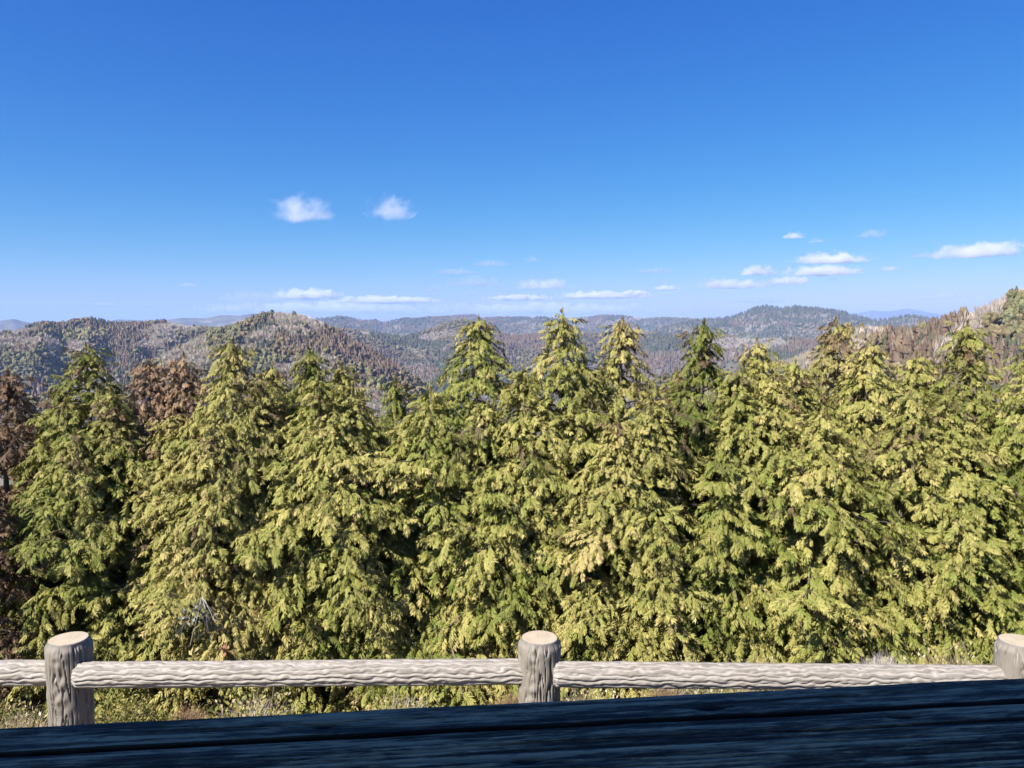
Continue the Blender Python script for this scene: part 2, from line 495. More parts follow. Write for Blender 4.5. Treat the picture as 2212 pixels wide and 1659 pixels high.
def woods(name, label, keys, r0, r1, spacing, hgt, cap):
    lo = min(RIDGES[k]['th'][0] for k in keys) - .02; hi = max(RIDGES[k]['th'][-1] for k in keys) + .02
    lo, hi = max(lo, -.72), min(hi, .72)
    n = int((hi - lo) * (r1 * r1 - r0 * r0) / 2 / spacing ** 2)
    n = min(n, 900000)
    g = np.random.default_rng(len(name) * 7 + 1)
    r = np.sqrt(g.uniform(r0 * r0, r1 * r1, n)); th = g.uniform(lo, hi, n)
    z = terrain_rel(th, r)
    allz = np.stack([ridge_height(rd, th, r) for rd in RIDGES.values()])
    own = np.array(list(RIDGES))[np.argmax(allz, 0)]
    x, y = r * np.sin(th), r * np.cos(th)
    ok = np.isin(own, keys) & ~hidden(x, y, z + EYE + hgt)
    x, y, z, own = x[ok], y[ok], z[ok] + EYE, own[ok]
    if len(x) > cap:
        s = g.permutation(len(x))[:cap]; x, y, z, own = x[s], y[s], z[s], own[s]
    n = len(x)
    # kind of stand
    sc = 95 if r1 < 2000 else 260
    a = fbm(x / sc, y / sc, 1.7, 3); b = fbm(x / sc + 40, y / sc, 9.1, 3)
    kind = np.where(a > .20, C_GREY, np.where(a < -.22, C_BROWN, np.where(b > .36, C_YEL, np.where(b < -.32, C_DARK, np.where(b > .18, C_GREEN, C_OLIVE)))))
    if keys[0] in ('dark_range', 'far_ridge', 'mid_ridge'):
        kind = np.where(a > .42, C_GREY, np.where(a < -.30, C_BROWN, np.where(b < -.05, C_DARK, np.where(b > .42, C_YEL, C_OLIVE))))
        kind = np.where((own == 'dark_range') & (b < .35), C_DARK, kind)
    px, py = project(x, y, z)
    wx = 9 * fbm(px / 26, py / 20, 3, 3); wy = 4 * fbm(px / 26, py / 20, 8, 3)
    for k in keys:
        for (cx, cy, hw, hh, t, kd) in STANDS.get(k, []):
            t = math.radians(t)
            u, v = px + wx - cx, py + wy - cy
            q = ((u * math.cos(t) + v * math.sin(t)) / hw) ** 2 + ((-u * math.sin(t) + v * math.cos(t)) / hh) ** 2
            kind = np.where((q < 1) & (own == k), kd, kind)
    mixk = g.random(n)
    kind = np.where(mixk < .025, C_GREEN, np.where(mixk > .98, C_DARK, kind))
    V, F, C, base = [], [], [], 0
    for kd in range(6):
        sel = np.where(kind == kd)[0]
        for ti, (tv, tf) in enumerate(TPL[SHAPE[kd]]):
            s = sel[ti::len(TPL[SHAPE[kd]])]
            if not len(s): continue
            ang = g.uniform(0, 6.28, len(s)); H = hgt * g.uniform(.7, 1.25, len(s)) * (.85 if kd == C_GREY else 1)
            wd = H * g.uniform(.85, 1.2, len(s)) * (.72 if SHAPE[kd] == 'blob' else 1)
            ca, sa = np.cos(ang)[:, None], np.sin(ang)[:, None]
            vx = (tv[None, :, 0] * ca - tv[None, :, 1] * sa) * wd[:, None] + x[s][:, None]
            vy = (tv[None, :, 0] * sa + tv[None, :, 1] * ca) * wd[:, None] + y[s][:, None]
            vz = tv[None, :, 2] * H[:, None] + z[s][:, None] - .06 * H[:, None]
            V.append(np.stack([vx, vy, vz], -1).reshape(-1, 3))
            F.append((tf[None] + base + (np.arange(len(s)) * len(tv))[:, None, None]).reshape(-1, 3))
            base += len(s) * len(tv)
            c = WCOL[kd] * g.uniform(.82, 1.2, (len(s), 1)) * g.uniform(.93, 1.07, (len(s), 3))
            C.append(np.repeat(c, len(tv), axis=0))
    o = link(name, make_mesh(name, np.concatenate(V), np.concatenate(F), False, np.concatenate(C)), M_TINT)
    tag(o, label, "forest", kind="stuff")
    print(name, n, base)
    return o


woods("hillside_forest", "mixed brown, grey and green woods covering the steep slope at the right edge", ['right_slope'], 240, 620, 2.7, 8.0, 36000)
woods("peak_forest", "bare grey trees and brown cedars covering the pointed hill left of centre", ['peak'], 480, 1150, 3.6, 8.5, 48000)
woods("hill_forest", "patchwork of dark and pale woods on the long hill at the left", ['left_hill'], 620, 1750, 4.8, 9.5, 52000)
woods("ridge_forest", "olive and grey woods on the middle ridges behind the tallest conifers", ['mid_ridge'], 1000, 2900, 7.5, 11, 52000)
woods("range_forest", "dark blue-green woods on the distant ranges along the skyline", ['dark_range', 'far_ridge'], 2300, 5600, 14, 15, 60000)

# ------------------------------------------------------------------ conifers
def spray_template(g, pairs=7):
    """a flat drooping fan of scale-leaf fronds: x along, y across, z normal"""
    V, F = [], []
    def frond(b, t, w):
        b, t = np.array(b), np.array(t); d = t - b; L = np.linalg.norm(d[:2]) + 1e-6
        nrm = np.array([-d[1], d[0]]) / L * w
        m = b + d * .45
        i = len(V)
        tw = g.uniform(-.035, .035)
        V.extend([b, (m[0] + nrm[0], m[1] + nrm[1], m[2] - .012 + tw), t, (m[0] - nrm[0], m[1] - nrm[1], m[2] - .012 - tw)])
        F.append((i, i + 1, i + 2, i + 3))
    zc = lambda x: -.26 * x * x
    for i in range(pairs):
        x0 = .04 + .80 * i / pairs
        ln = (.42 - .30 * abs(x0 - .28)) * g.uniform(.8, 1.15)
        for s in (-1, 1):
            a = math.radians(g.uniform(34, 52))
            x1 = x0 + ln * math.cos(a); y1 = s * ln * math.sin(a)
            frond((x0, 0, zc(x0)), (x1, y1, zc(x1) - g.uniform(.05, .95) * abs(y1) - g.uniform(-.03, .12)), .046 * g.uniform(.8, 1.25))
    frond((.62, 0, zc(.62)), (1.05, g.uniform(-.05, .05), zc(1.05)), .06)
    frond((.0, 0, 0), (.7, 0, zc(.7)), .035)
    return np.array(V, float), np.array(F)


def norm(v):
    return v / (np.linalg.norm(v) + 1e-9)


def conifer(seed, H=7.0, R=1.25, droop=.35, spire=0.0, gappy=.3, spray=.158, slope=.5, blunt=False):
    """-> crown mesh, trunk mesh (trunk with its limbs). base at the origin"""
    g = np.random.default_rng(seed)
    T = [spray_template(g) for _ in range(9)]
    pos, dirs, nrms, size, tint = [], [], [], [], []
    wood = Bag()
    lean = g.normal(0, .006, 2)
    trunk = lambda z: np.array([lean[0] * z + .04 * math.sin(z * 1.3 + seed), lean[1] * z + .04 * math.cos(z * 1.1), z])
    zs = np.linspace(-.4, H * .985, 16)
    v, f = tube([trunk(z) for z in zs], np.interp(zs, [0, H], [.11, .008]), 8); wood.add(v, f)

    def put(p, d, up, s, hfrac, br):
        pos.append(p); dirs.append(d); nrms.append(up); size.append(s * (1 - .30 * smooth01(1.6, .2, H - p[2]))); tint.append((g.random(), hfrac, br))
    # leader
    z = H
    for k in range(30):
        q = g.random() ** 1.3                                  # 0 at the very tip, 1 half a metre below
        p = trunk(H - .48 * q); a = g.uniform(0, 6.28)
        d = norm(np.array([math.cos(a) * (.25 + .6 * q), math.sin(a) * (.25 + .6 * q), 1.0 - 1.5 * q + g.normal(0, .25)]))
        put(p, d, norm(np.array([math.cos(a), math.sin(a), .6]) + g.normal(0, .4, 3)), spray * (.55 + .5 * q) * g.uniform(.8, 1.2), 1.0, g.random())
    az = g.uniform(0, 6.28); z = .15
    while z < H * .985:
        t = z / H
        prof = R * (1 - math.exp(-(max(H - .16 - z, .0) * slope * 1.18 / R) ** 1.12 * 1.25)) + .02 + .075 * max(H - z - 1.0, 0)
        if spire: prof *= 1 - spire * smooth01(1.1, .5, H - z)
        prof = max(prof, .10)
        az += 2.399 + g.normal(0, .35)
        clump = float(perlin(math.cos(az) * 1.1 + seed * 3.1, math.sin(az) * 1.1, z * .75 + seed))
        up_ = smooth01(2.2, .5, H - z)                       # the top keeps a tight, even cone
        L = prof * (0.88 + (.62 - .34 * up_) * clump + g.uniform(-.16, .16))
        z += g.uniform(.030, .070) * (1 - .42 * up_)
        if clump < -.42 + gappy * .35 and g.random() < .6 * (1 - up_): continue
        L = max(L, .12)
        br = np.clip(.5 + .55 * float(perlin(math.cos(az) * 1.4 + 9, math.sin(az) * 1.4, z * 1.6 + seed)) + g.normal(0, .16), 0, 1)
        rise = np.interp(t, [0, .6, 1.0], [.12, .30, .95]) + g.normal(0, .10)
        dr = droop
        if .30 < t < .80 and g.random() < .12: rise += g.uniform(.3, .8); dr = droop * .2
        o = np.array([math.cos(az), math.sin(az), 0.0]); b0 = trunk(z)
        n = 7; ss = np.linspace(0, 1, n)
        side = np.array([-o[1], o[0], 0])
        bend = g.normal(0, .12)
        pts = np.array([b0 + o * L * s + side * bend * L * s * s + np.array([0, 0, L * (rise * s - (dr + rise * .55) * s * s)]) for s in ss])
        if L > .28 and g.random() < .38:
            v, f = tube(pts[:-1], np.linspace(.011, .003, n - 1) * (.5 + L), 4); wood.add(v, f)
        s = max(.22, 1 - .85 / L) if L > .5 else .2
        sgn = 1
        while s < 1.0:
            i = min(int(s * (n - 1)), n - 2); fr = s * (n - 1) - i
            p = pts[i] * (1 - fr) + pts[i + 1] * fr; d = norm(pts[i + 1] - pts[i])
            sgn = -sgn
            bl = (.20 + .36 * L * (1 - s)) * g.uniform(.75, 1.2)
            a = sgn * g.uniform(.55, 1.05)
            dd = norm(d * math.cos(a) + side * math.sin(a) + np.array([0, 0, g.uniform(-.15, .12)]))
            k = 0.0
            while k < bl:
                q = p + dd * k + np.array([0, 0, -.35 * k * k])
                sd = norm(dd * .9 + o * .35 + np.array([0, 0, -g.uniform(.0, 1.25)]) + g.normal(0, .28, 3))
                put(q, sd, norm(np.array([0, 0, 1.0]) + o * .35 + g.normal(0, .38, 3)), spray * g.uniform(.55, 1.5), t, br)
                k += g.uniform(.055, .10)
            s += g.uniform(.06, .10) / max(L, .3)
        for k in range(3):
            sd = norm(norm(pts[-1] - pts[-2]) + g.normal(0, .3, 3) + np.array([0, 0, -.25]))
            put(pts[-1] - norm(pts[-1] - pts[-2]) * .06 * k, sd, norm(np.array([0, 0, 1.0]) + o * .3 + g.normal(0, .3, 3)), spray * g.uniform(.8, 1.2), t, br)
        # some bare pale twigs among the sprays
        if g.random() < .28 and L > .5:
            p = pts[4]; q = p + norm(o + g.normal(0, .5, 3)) * g.uniform(.25, .5)
            v, f = tube([p, (p + q) / 2 + g.normal(0, .03, 3), q], [.006, .004, .002], 3); wood.add(v, f)
    P, Dr, N, Sz, Tn = map(np.array, (pos, dirs, nrms, size, tint))
    X = Dr; Yv = np.cross(N, X); Yv /= np.linalg.norm(Yv, axis=1)[:, None] + 1e-9
    Z = np.cross(X, Yv)
    V, F, C, base = [], [], [], 0
    for ti, (tv, tf) in enumerate(T):
        s = np.arange(ti, len(P), len(T))
        w = Sz[s, None, None] * (tv[None, :, 0:1] * X[s, None] + tv[None, :, 1:2] * Yv[s, None] * 1.0 + tv[None, :, 2:3] * Z[s, None]) + P[s, None]
        V.append(w.reshape(-1, 3)); F.append((tf[None] + base + (np.arange(len(s)) * len(tv))[:, None, None]).reshape(-1, 4))
        cc = np.repeat(Tn[s][:, None, :], len(tv), 1)
        cc[..., 0] = np.clip(cc[..., 0] * .62 + .32 * np.hypot(tv[:, 0], tv[:, 1])[None], 0, 1)     # tips of a spray are paler
        base += len(s) * len(tv); C.append(cc.reshape(-1, 3))
    crown = make_mesh("crown", np.concatenate(V), np.concatenate(F), False, np.concatenate(C)); crown.materials.append(M_FOL)
    tr = wood.mesh("trunk", True); tr.materials.append(M_BARK)
    print("conifer", seed, len(P))
    return crown, tr


VAR = {
    'a': conifer(11, 7, 1.15, .40, slope=.62), 'b': conifer(12, 7, 1.05, .55, gappy=.7, slope=.50), 'c': conifer(13, 7, 1.25, .38, slope=.70),
    'd': conifer(14, 7, 1.20, .45, gappy=.6, slope=.62), 'e': conifer(15, 7, 1.15, .55, slope=.58), 'f': conifer(16, 7, 1.25, .35, gappy=.5, slope=.68),
    's': conifer(17, 7, 1.10, .55, spire=.78, gappy=1.0, slope=.8), 'w': conifer(18, 7, 1.25, .60, gappy=.3, slope=.66),
    'p': conifer(21, 7, 1.25, .50, gappy=.5, slope=.74), 'q': conifer(22, 7, 1.20, .60, gappy=.6, slope=.72),
    'r': conifer(23, 7, 1.15, .40, gappy=.4, slope=.66), 't': conifer(24, 7, 1.25, .50, gappy=.7, slope=.85),
}
# x, top y (2212 px view), distance, variant, width, brown, yellow, brightness, label
TREES = [
    (10, 800, 9.2, 'd', 1.0, .93, .4, .78, "dead purplish brown conifer at the far left edge"),
    (88, 832, 9.9, 'b', .9, .88, .4, .80, "second dead brown conifer, half hidden behind the far left one"),
    (203, 746, 9.3, 'a', .95, .10, .38, .95, "pointed green conifer between the dead brown trees and the rusty one"),
    (318, 776, 9.8, 'f', .9, .62, .5, 1.25, "rusty orange-topped conifer right of the pointed green one"),
    (396, 766, 9.9, 'd', .95, .60, .5, 1.25, "rusty brown conifer close behind the golden-tipped one"),
    (497, 736, 9.0, 'e', .95, .14, .60, .98, "olive conifer with a bent golden tip, drooping sprays"),
    (588, 790, 9.8, 'c', .9, .15, .55, .95, "olive conifer just right of the golden-tipped one"),
    (655, 752, 9.4, 'b', .9, .12, .40, .82, "thin grey-green conifer below the pointed hill"),
    (748, 786, 9.5, 'a', .9, .06, .62, 1.05, "yellow-green conifer beside the thin grey-green one"),
    (848, 816, 10.4, 's', .8, .05, .36, .85, "short dark-tipped conifer in the dip of the tree line"),
    (900, 842, 9.3, 'f', .95, .05, .55, 1.02, "lowest conifer of the tree line, left of the tall three"),
    (1040, 686, 9.4, 'c', .95, .10, .46, .95, "tall conifer with a wispy bare tip, leftmost of the tall three"),
    (1195, 673, 9.1, 'w', .95, .14, .52, .98, "tallest conifer, middle of the tall three above the centre post"),
    (1350, 688, 9.5, 'e', .95, .22, .58, 1.0, "tall conifer with a tawny tip, rightmost of the tall three"),
    (1452, 800, 9.6, 'a', .9, .15, .58, .98, "olive conifer right of the tall three, before the dark spire"),
    (1535, 696, 9.2, 's', .9, .14, .32, .78, "thin dark grey-green spire conifer with a brown leader"),
    (1637, 735, 9.6, 'b', .9, .16, .55, 1.0, "conifer with a fine pointed tip just right of the dark spire"),
    (1718, 778, 9.1, 'f', .95, .12, .55, 1.0, "broad olive conifer under the dark distant mountain"),
    (1805, 688, 9.8, 'd', .9, .36, .55, .85, "tall conifer with a dark brown ragged top on the right"),
    (1882, 740, 9.3, 'c', .9, .10, .58, 1.0, "rounded olive conifer next to the brown ragged top"),
    (1988, 764, 9.7, 'b', .95, .12, .50, .95, "conifer with a showing trunk, in front of the grey bare woods"),
    (2112, 698, 9.2, 'b', .95, .16, .45, .88, "pointed tall conifer nearest the right edge"),
    (2218, 735, 8.7, 'e', .95, .10, .45, .95, "conifer cut off by the right edge of the view"),
    # trees filling the dips of the tree line
    (1118, 792, 8.9, 'p', .9, .08, .56, 1.0, "conifer filling the dip between the left two of the tall three"),
    (1275, 786, 9.0, 'r', .9, .12, .58, 1.0, "conifer filling the dip between the right two of the tall three"),
    (965, 838, 8.8, 't', .9, .05, .52, 1.03, "conifer filling the dip left of the tall three"),
    (1410, 850, 8.7, 'q', .9, .12, .60, .98, "conifer filling the dip left of the dark spire"),
    (1585, 790, 8.9, 'r', .9, .08, .50, .96, "conifer filling the dip right of the dark spire"),
    (1675, 800, 8.8, 'p', .9, .10, .58, 1.0, "conifer before the broad olive one under the dark mountain"),
    (1935, 830, 8.8, 'w', .9, .10, .55, 1.0, "conifer between the rounded olive one and the one with a showing trunk"),
    (2050, 850, 8.7, 'q', .9, .10, .50, .97, "conifer left of the pointed tall one near the right edge"),
    (270, 846, 8.8, 'r', .9, .16, .50, .95, "conifer in the dip between pointed green and rusty trees"),
    (140, 860, 8.9, 'q', .85, .18, .48, .92, "conifer in the dip left of the pointed green one"),
    (560, 812, 8.9, 'p', .85, .16, .58, .98, "conifer in the dip right of the golden-tipped one"),
    (700, 815, 8.8, 'r', .9, .06, .54, 1.0, "conifer between the thin grey-green and the yellow-green one"),
    (806, 830, 8.9, 't', .9, .03, .62, 1.05, "low round conifer in the dip left of the short dark-tipped one"),
    # a few lower ones before the wall
    (-30, 1000, 8.0, 'b', .8, .95, .4, .70, "low dead brown conifer at the left edge above the left rail"),
    (355, 900, 8.5, 'w', .9, .22, .60, .98, "low tawny conifer in front of the rusty ones"),
    (440, 900, 8.5, 'f', .8, .20, .62, .98, "low tawny conifer with a whitened dead twig on it"),
    (1780, 880, 8.5, 'p', .9, .07, .58, 1.02, "low conifer in front of the brown ragged top"),
    (1330, 900, 8.6, 'c', .8, .12, .64, 1.02, "low yellowish conifer right of the centre post"),
    (760, 890, 8.5, 't', .8, .04, .60, 1.05, "low bright conifer above the middle of the middle rail"),
    (1060, 870, 8.6, 'a', .8, .05, .58, 1.05, "low conifer just left of the centre post"),
    (1560, 900, 8.6, 'q', .8, .10, .46, .92, "low dull green conifer above the left part of the right rail"),
    (2030, 880, 8.5, 'r', .8, .07, .58, 1.02, "low conifer above the right part of the right rail"),
    (165, 930, 8.5, 'p', .8, .12, .52, .98, "low conifer behind the left post"),
    (2190, 900, 8.3, 'd', .8, .08, .50, .98, "low conifer directly behind the right post"),
]
tr_rng = np.random.default_rng(99)
for (tx, ty, Y, var, wd, br, ye, bri, lab) in TREES:
    x, y, zt = at22(tx, ty, Y)
    zb = float(terrain(np.array(x), np.array(y)))
    root = empty("conifer_tree", (x, y, zb))
    back_row = ty < 830
    ti_ = .004 if back_row else .03
    root.rotation_euler = (tr_rng.normal(0, ti_), tr_rng.normal(0, ti_), tr_rng.uniform(0, 6.28))
    h = (zt - zb) / 7.0
    tag(root, lab, "tree", "conifers in the wall of trees behind the fence")
    crown, trunk = VAR[var]
    w = wd * 1.0 * (.62 + .38 * h)
    for nm, me in (("crown", crown), ("trunk", trunk)):
        o = link(nm, me, None, root)
        o.scale = (w, w, h)
        o.color = (br, ye, bri, 1)

# ------------------------------------------------------------------ shrubs, grass
def leaf_cloud(bag, g, c, r, n, cols, size, shell=.5):
    u = g.normal(size=(n, 3)); u /= np.linalg.norm(u, axis=1)[:, None]; u[:, 2] = np.abs(u[:, 2]) * 1.0
    rad = (shell + (1 - shell) * g.random(n)) * (1 + .22 * perlin(u[:, 0] * 3, u[:, 1] * 3, u[:, 2] * 3 + g.uniform(0, 50)))
    P = np.array(c) + u * rad[:, None] * np.array(r)
    d = u + g.normal(0, .6, (n, 3)); d /= np.linalg.norm(d, axis=1)[:, None]
    s = np.cross(d, g.normal(size=(n, 3))); s /= np.linalg.norm(s, axis=1)[:, None]
    L = size * g.uniform(.7, 1.3, (n, 1)); Wd = L * .26
    V = np.stack([P, P + d * L * .5 + s * Wd, P + d * L, P + d * L * .5 - s * Wd], 1).reshape(-1, 3)
    cc = np.array(cols)[g.integers(0, len(cols), n)] * g.uniform(.8, 1.2, (n, 1))
    bag.add(V, np.arange(4 * n).reshape(-1, 4))
    bag.c.append(np.repeat(cc, 4, 0))


def twig_cloud(bag, g, c, r, n, cols, thick=.0025, seg=3):
    for i in range(n):
        u = g.normal(size=3); u[2] = abs(u[2]) + .15; u /= np.linalg.norm(u)
        q = np.array(c) + u * np.array(r) * g.uniform(.66, .92)
        p = np.array(c) + u * np.array(r) * g.uniform(.0, .55) * np.array([.8, .8, .5])
        m = (p + q) / 2 + g.normal(0, .09, 3) * np.linalg.norm(q - p)
        v, f = tube([p, m, q], [thick, thick * .8, thick * .4], 3)
        bag.add(v, f, np.array(cols[g.integers(len(cols))]) * g.uniform(.8, 1.2))
        for k in range(2):
            b = m + (q - m) * g.uniform(0, .8); e = b + (u + g.normal(0, .6, 3)) * np.linalg.norm(q - p) * .22
            v, f = tube([b, e], [thick * .6, thick * .3], 3)
            bag.add(v, f, np.array(cols[g.integers(len(cols))]) * g.uniform(.8, 1.2))


LEAFY = [(.20, .20, .05), (.26, .23, .07), (.14, .15, .04), (.30, .24, .09)]
STRAW = [(.36, .29, .17), (.28, .21, .12), (.42, .36, .25)]
GREYT = [(.42, .37, .35), (.34, .29, .28), (.50, .45, .42)]
RUST = [(.27, .15, .09), (.22, .12, .075), (.33, .22, .14), (.30, .24, .13)]
SHRUB = {}
for i, (nm, nl, nt, lc, tc) in enumerate([('leafy', 4200, 240, LEAFY, STRAW), ('mixed', 2300, 420, LEAFY + STRAW[:1], STRAW + GREYT), ('straw', 1100, 620, STRAW + LEAFY[:1], STRAW),
                                          ('grey', 0, 900, GREYT, GREYT), ('rust', 250, 620, RUST, RUST)]):
    g = np.random.default_rng(200 + i)
    fb, tb = Bag(), Bag()
    if nl: leaf_cloud(fb, g, (0, 0, 0), (.5, .45, .55), nl, lc, .032)
    twig_cloud(tb, g, (0, 0, 0), (.5, .45, .56), nt, tc, .0022)
    SHRUB[nm] = (fb.mesh("leaves") if nl else None, tb.mesh("twigs"))
    for me in SHRUB[nm]:
        if me: me.materials.append(M_TINT)
# x, y of the crown's top (2212 px view), distance, kind, scale, height factor, label
SHRUBS = [
    (35, 1528, 4.5, 'straw', .75, 1.0, "straw-coloured dry shrub left of the left post"),
    (-70, 1500, 5.0, 'leafy', .9, 1.0, "leafy green shrub at the left edge under the left rail"),
    (265, 1506, 4.5, 'leafy', .62, 1.0, "yellow-green clipped shrub just right of the left post"),
    (395, 1520, 4.9, 'rust', .55, .9, "brownish drooping twiggy shrub between two yellow-green shrubs"),
    (545, 1492, 4.6, 'mixed', 1.0, 1.0, "wide half-bare shrub, largest under the middle rail"),
    (870, 1500, 4.7, 'mixed', .85, .9, "low leafy shrub under the middle rail nearer the centre post"),
    (1110, 1488, 4.8, 'rust', .42, 1.0, "small reddish brown shrub just left of the centre post"),
    (1270, 1486, 4.8, 'straw', .75, 1.0, "pale straw shrub just right of the centre post"),
    (1440, 1478, 5.0, 'rust', .55, .9, "tawny shrub peeping under the right rail"),
    (1600, 1476, 4.8, 'straw', .9, 1.0, "wide straw shrub touching the dark handrail's edge"),
    (1480, 1424, 6.2, 'mixed', .8, .9, "dry shrub rising over the left half of the right rail"),
    (1650, 1424, 6.2, 'straw', .6, .9, "straw shrub showing just over the right rail, beside the rusty reeds"),
    (1915, 1408, 6.0, 'grey', .72, 1.0, "pale grey leafless shrub over the right rail"),
    (2070, 1404, 5.9, 'straw', 1.1, .95, "broad straw shrub in front of the right post"),
    (2240, 1420, 5.4, 'straw', .9, 1.0, "straw shrub hidden behind the right post"),
]
for (sx, sy, Y, kd, sc, hf, lab) in SHRUBS:
    x, y, zt = at22(sx, sy, Y)
    r = empty("shrub", (x, y, zt - .56 * sc * hf))
    r.rotation_euler = (0, 0, rng.uniform(0, 6.28))
    tag(r, lab, "shrub", "low shrubs behind the fence")
    for nm, me in zip(("leaves", "twigs"), SHRUB[kd]):
        if me:
            o = link(nm, me, None, r); o.scale = (sc, sc, sc * hf)
# dry grass on the bank
g = np.random.default_rng(31)
n = 9000
gx, gy = g.uniform(-5, 5.5, n), g.uniform(3.6, 5.6, n)
gz = terrain(gx, gy) - .02
a = g.uniform(0, 6.28, n); hh = g.uniform(.06, .22, n); w = .0025
ln = np.stack([np.cos(a) * hh * .4, np.sin(a) * hh * .4, hh], -1)
P = np.stack([gx, gy, gz], -1); sd = np.stack([-np.sin(a) * w, np.cos(a) * w, 0 * a], -1)
V = np.stack([P - sd, P + sd, P + ln * [[.5, .5, .65]] + sd * .7, P + ln], 1).reshape(-1, 3)
cc = np.array(STRAW + LEAFY[:1])[g.integers(0, 4, n)] * g.uniform(.7, 1.1, (n, 1))
tag(link("dry_grass", make_mesh("dry_grass", V, np.arange(4 * n).reshape(-1, 4), False, np.repeat(cc, 4, 0)), M_TINT), "dry straw grass on the bank behind the fence", "grass", kind="stuff")

# whitened dead twig with a few yellow and red leaves
g = np.random.default_rng(77)
tb = Bag(); lb = Bag()
for k in range(18):
    a = g.uniform(-.9, .9); p = np.array([0, 0, 0.]); d = np.array([math.sin(a) * .8, -.25 + g.normal(0, .15), -.8 + g.normal(0, .25)])
    pts = [p]; L = g.uniform(.15, .45)
    for s in range(4): d = d + np.array([0, 0, -.18]) + g.normal(0, .15, 3); pts.append(pts[-1] + norm(d) * L / 4)
    v, f = tube(pts, np.linspace(.0035, .0015, 5), 3); tb.add(v, f, np.array((.40, .375, .35)) * g.uniform(.8, 1.1))
leaf_cloud(lb, g, (-.02, -.10, -.18), (.16, .1, .14), 46, [(.24, .24, .21), (.20, .20, .17)], .05)
leaf_cloud(lb, g, (-.05, -.14, -.52), (.05, .05, .07), 16, [(.40, .33, .13), (.36, .29, .14)], .06)
leaf_cloud(lb, g, (.24, -.12, -.48), (.05, .05, .06), 14, [(.27, .12, .08), (.23, .11, .08)], .055)
wr = empty("dead_twig", at22(436, 1290, 6.95))
tag(wr, "whitened dead twig with a few yellow and red leaves, above the middle rail", "twig")
link("stems", tb.mesh("stems"), M_TINT, wr); link("leaves", lb.mesh("leaves"), M_TINT, wr)

# ------------------------------------------------------------------ log fence (moulded concrete logs)
PT = -1.315   # height of the cut tops below the eye


def on_plane(px, py, zrel):
    a, b, c = pix_ray(px, py); t = zrel / c
    return np.array([float(a * t), float(b * t), EYE + zrel])


POSTS = [on_plane(68.5, 639.1, PT), on_plane(539.6, 638.1, PT), on_plane(1019.5, 641.3, PT)]
step = POSTS[0] - POSTS[1]
POSTS = [POSTS[0] + step * 1.0] + POSTS + [POSTS[2] + (POSTS[2] - POSTS[1])]
print("posts", [p.round(2).tolist() for p in POSTS])


def concrete_material():
    n = NT("moulded_concrete")
    _, depth, tone, _b = attr(n)
    v = n.coords('Object')
    a = n.noise(v, 6, 5, .6); b = n.noise(v, 60, 3, .6)
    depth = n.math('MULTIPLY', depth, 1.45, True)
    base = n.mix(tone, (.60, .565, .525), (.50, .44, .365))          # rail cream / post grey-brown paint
    c = n.mix(n.math('MULTIPLY', n.math('SUBTRACT', 1.0, depth), .75, True), base, n.mix(tone, (.22, .19, .17), (.045, .037, .030)))   # darker towards the bottom of the grooves
    c = n.mix(n.math('MULTIPLY', a, .22), c, (.30, .28, .26))
    return n.principled(c, .62, n.bump(b, .12, .004), .35)


M_CONC = concrete_material()


def face_material():
    n = NT("cut_face"); v = n.coords('Object')
    a = n.noise(v, 14, 5, .6); b = n.noise(n.coords('Object', (8, 1.5, 1)), 4, 4, .6, 1.2)
    c = n.ramp(n.math('ADD', n.math('MULTIPLY', a, .5), n.math('MULTIPLY', b, .5)), [(.3, (.32, .255, .175)), (.5, (.385, .315, .225)), (.7, (.44, .375, .28))])
    return n.principled(c, .6, n.bump(a, .1, .003))


M_FACE = face_material()
def rim_material():
    n = NT("cut_rim"); v = n.coords('Object')
    return n.principled(n.ramp(n.noise(v, 30, 4), [(.3, (.09, .09, .09)), (.7, (.17, .165, .16))]), .6)
M_RIM = rim_material()


def bark_relief(al, ph, R, seed, along, across):
    """wavy braided bark ridges: al in metres along, ph angle -> 0..1 (1 = ridge crest)"""
    cx, cy = np.cos(ph) * R / across, np.sin(ph) * R / across
    wob = .55 * perlin(al / along * .6, cx * .5 + 3, cy * .5 + seed)
    v1 = perlin(al / along + seed * 3.1, cx + wob, cy + seed)
    v2 = perlin(al / along * 1.9 + 9, cx * 1.7 + wob, cy * 1.7 + seed)
    r = np.clip(np.abs(v1) * 2.3, 0, 1) * .82 + np.clip(np.abs(v2) * 2.2, 0, 1) * .18
    return np.clip(r, 0, 1) ** .75


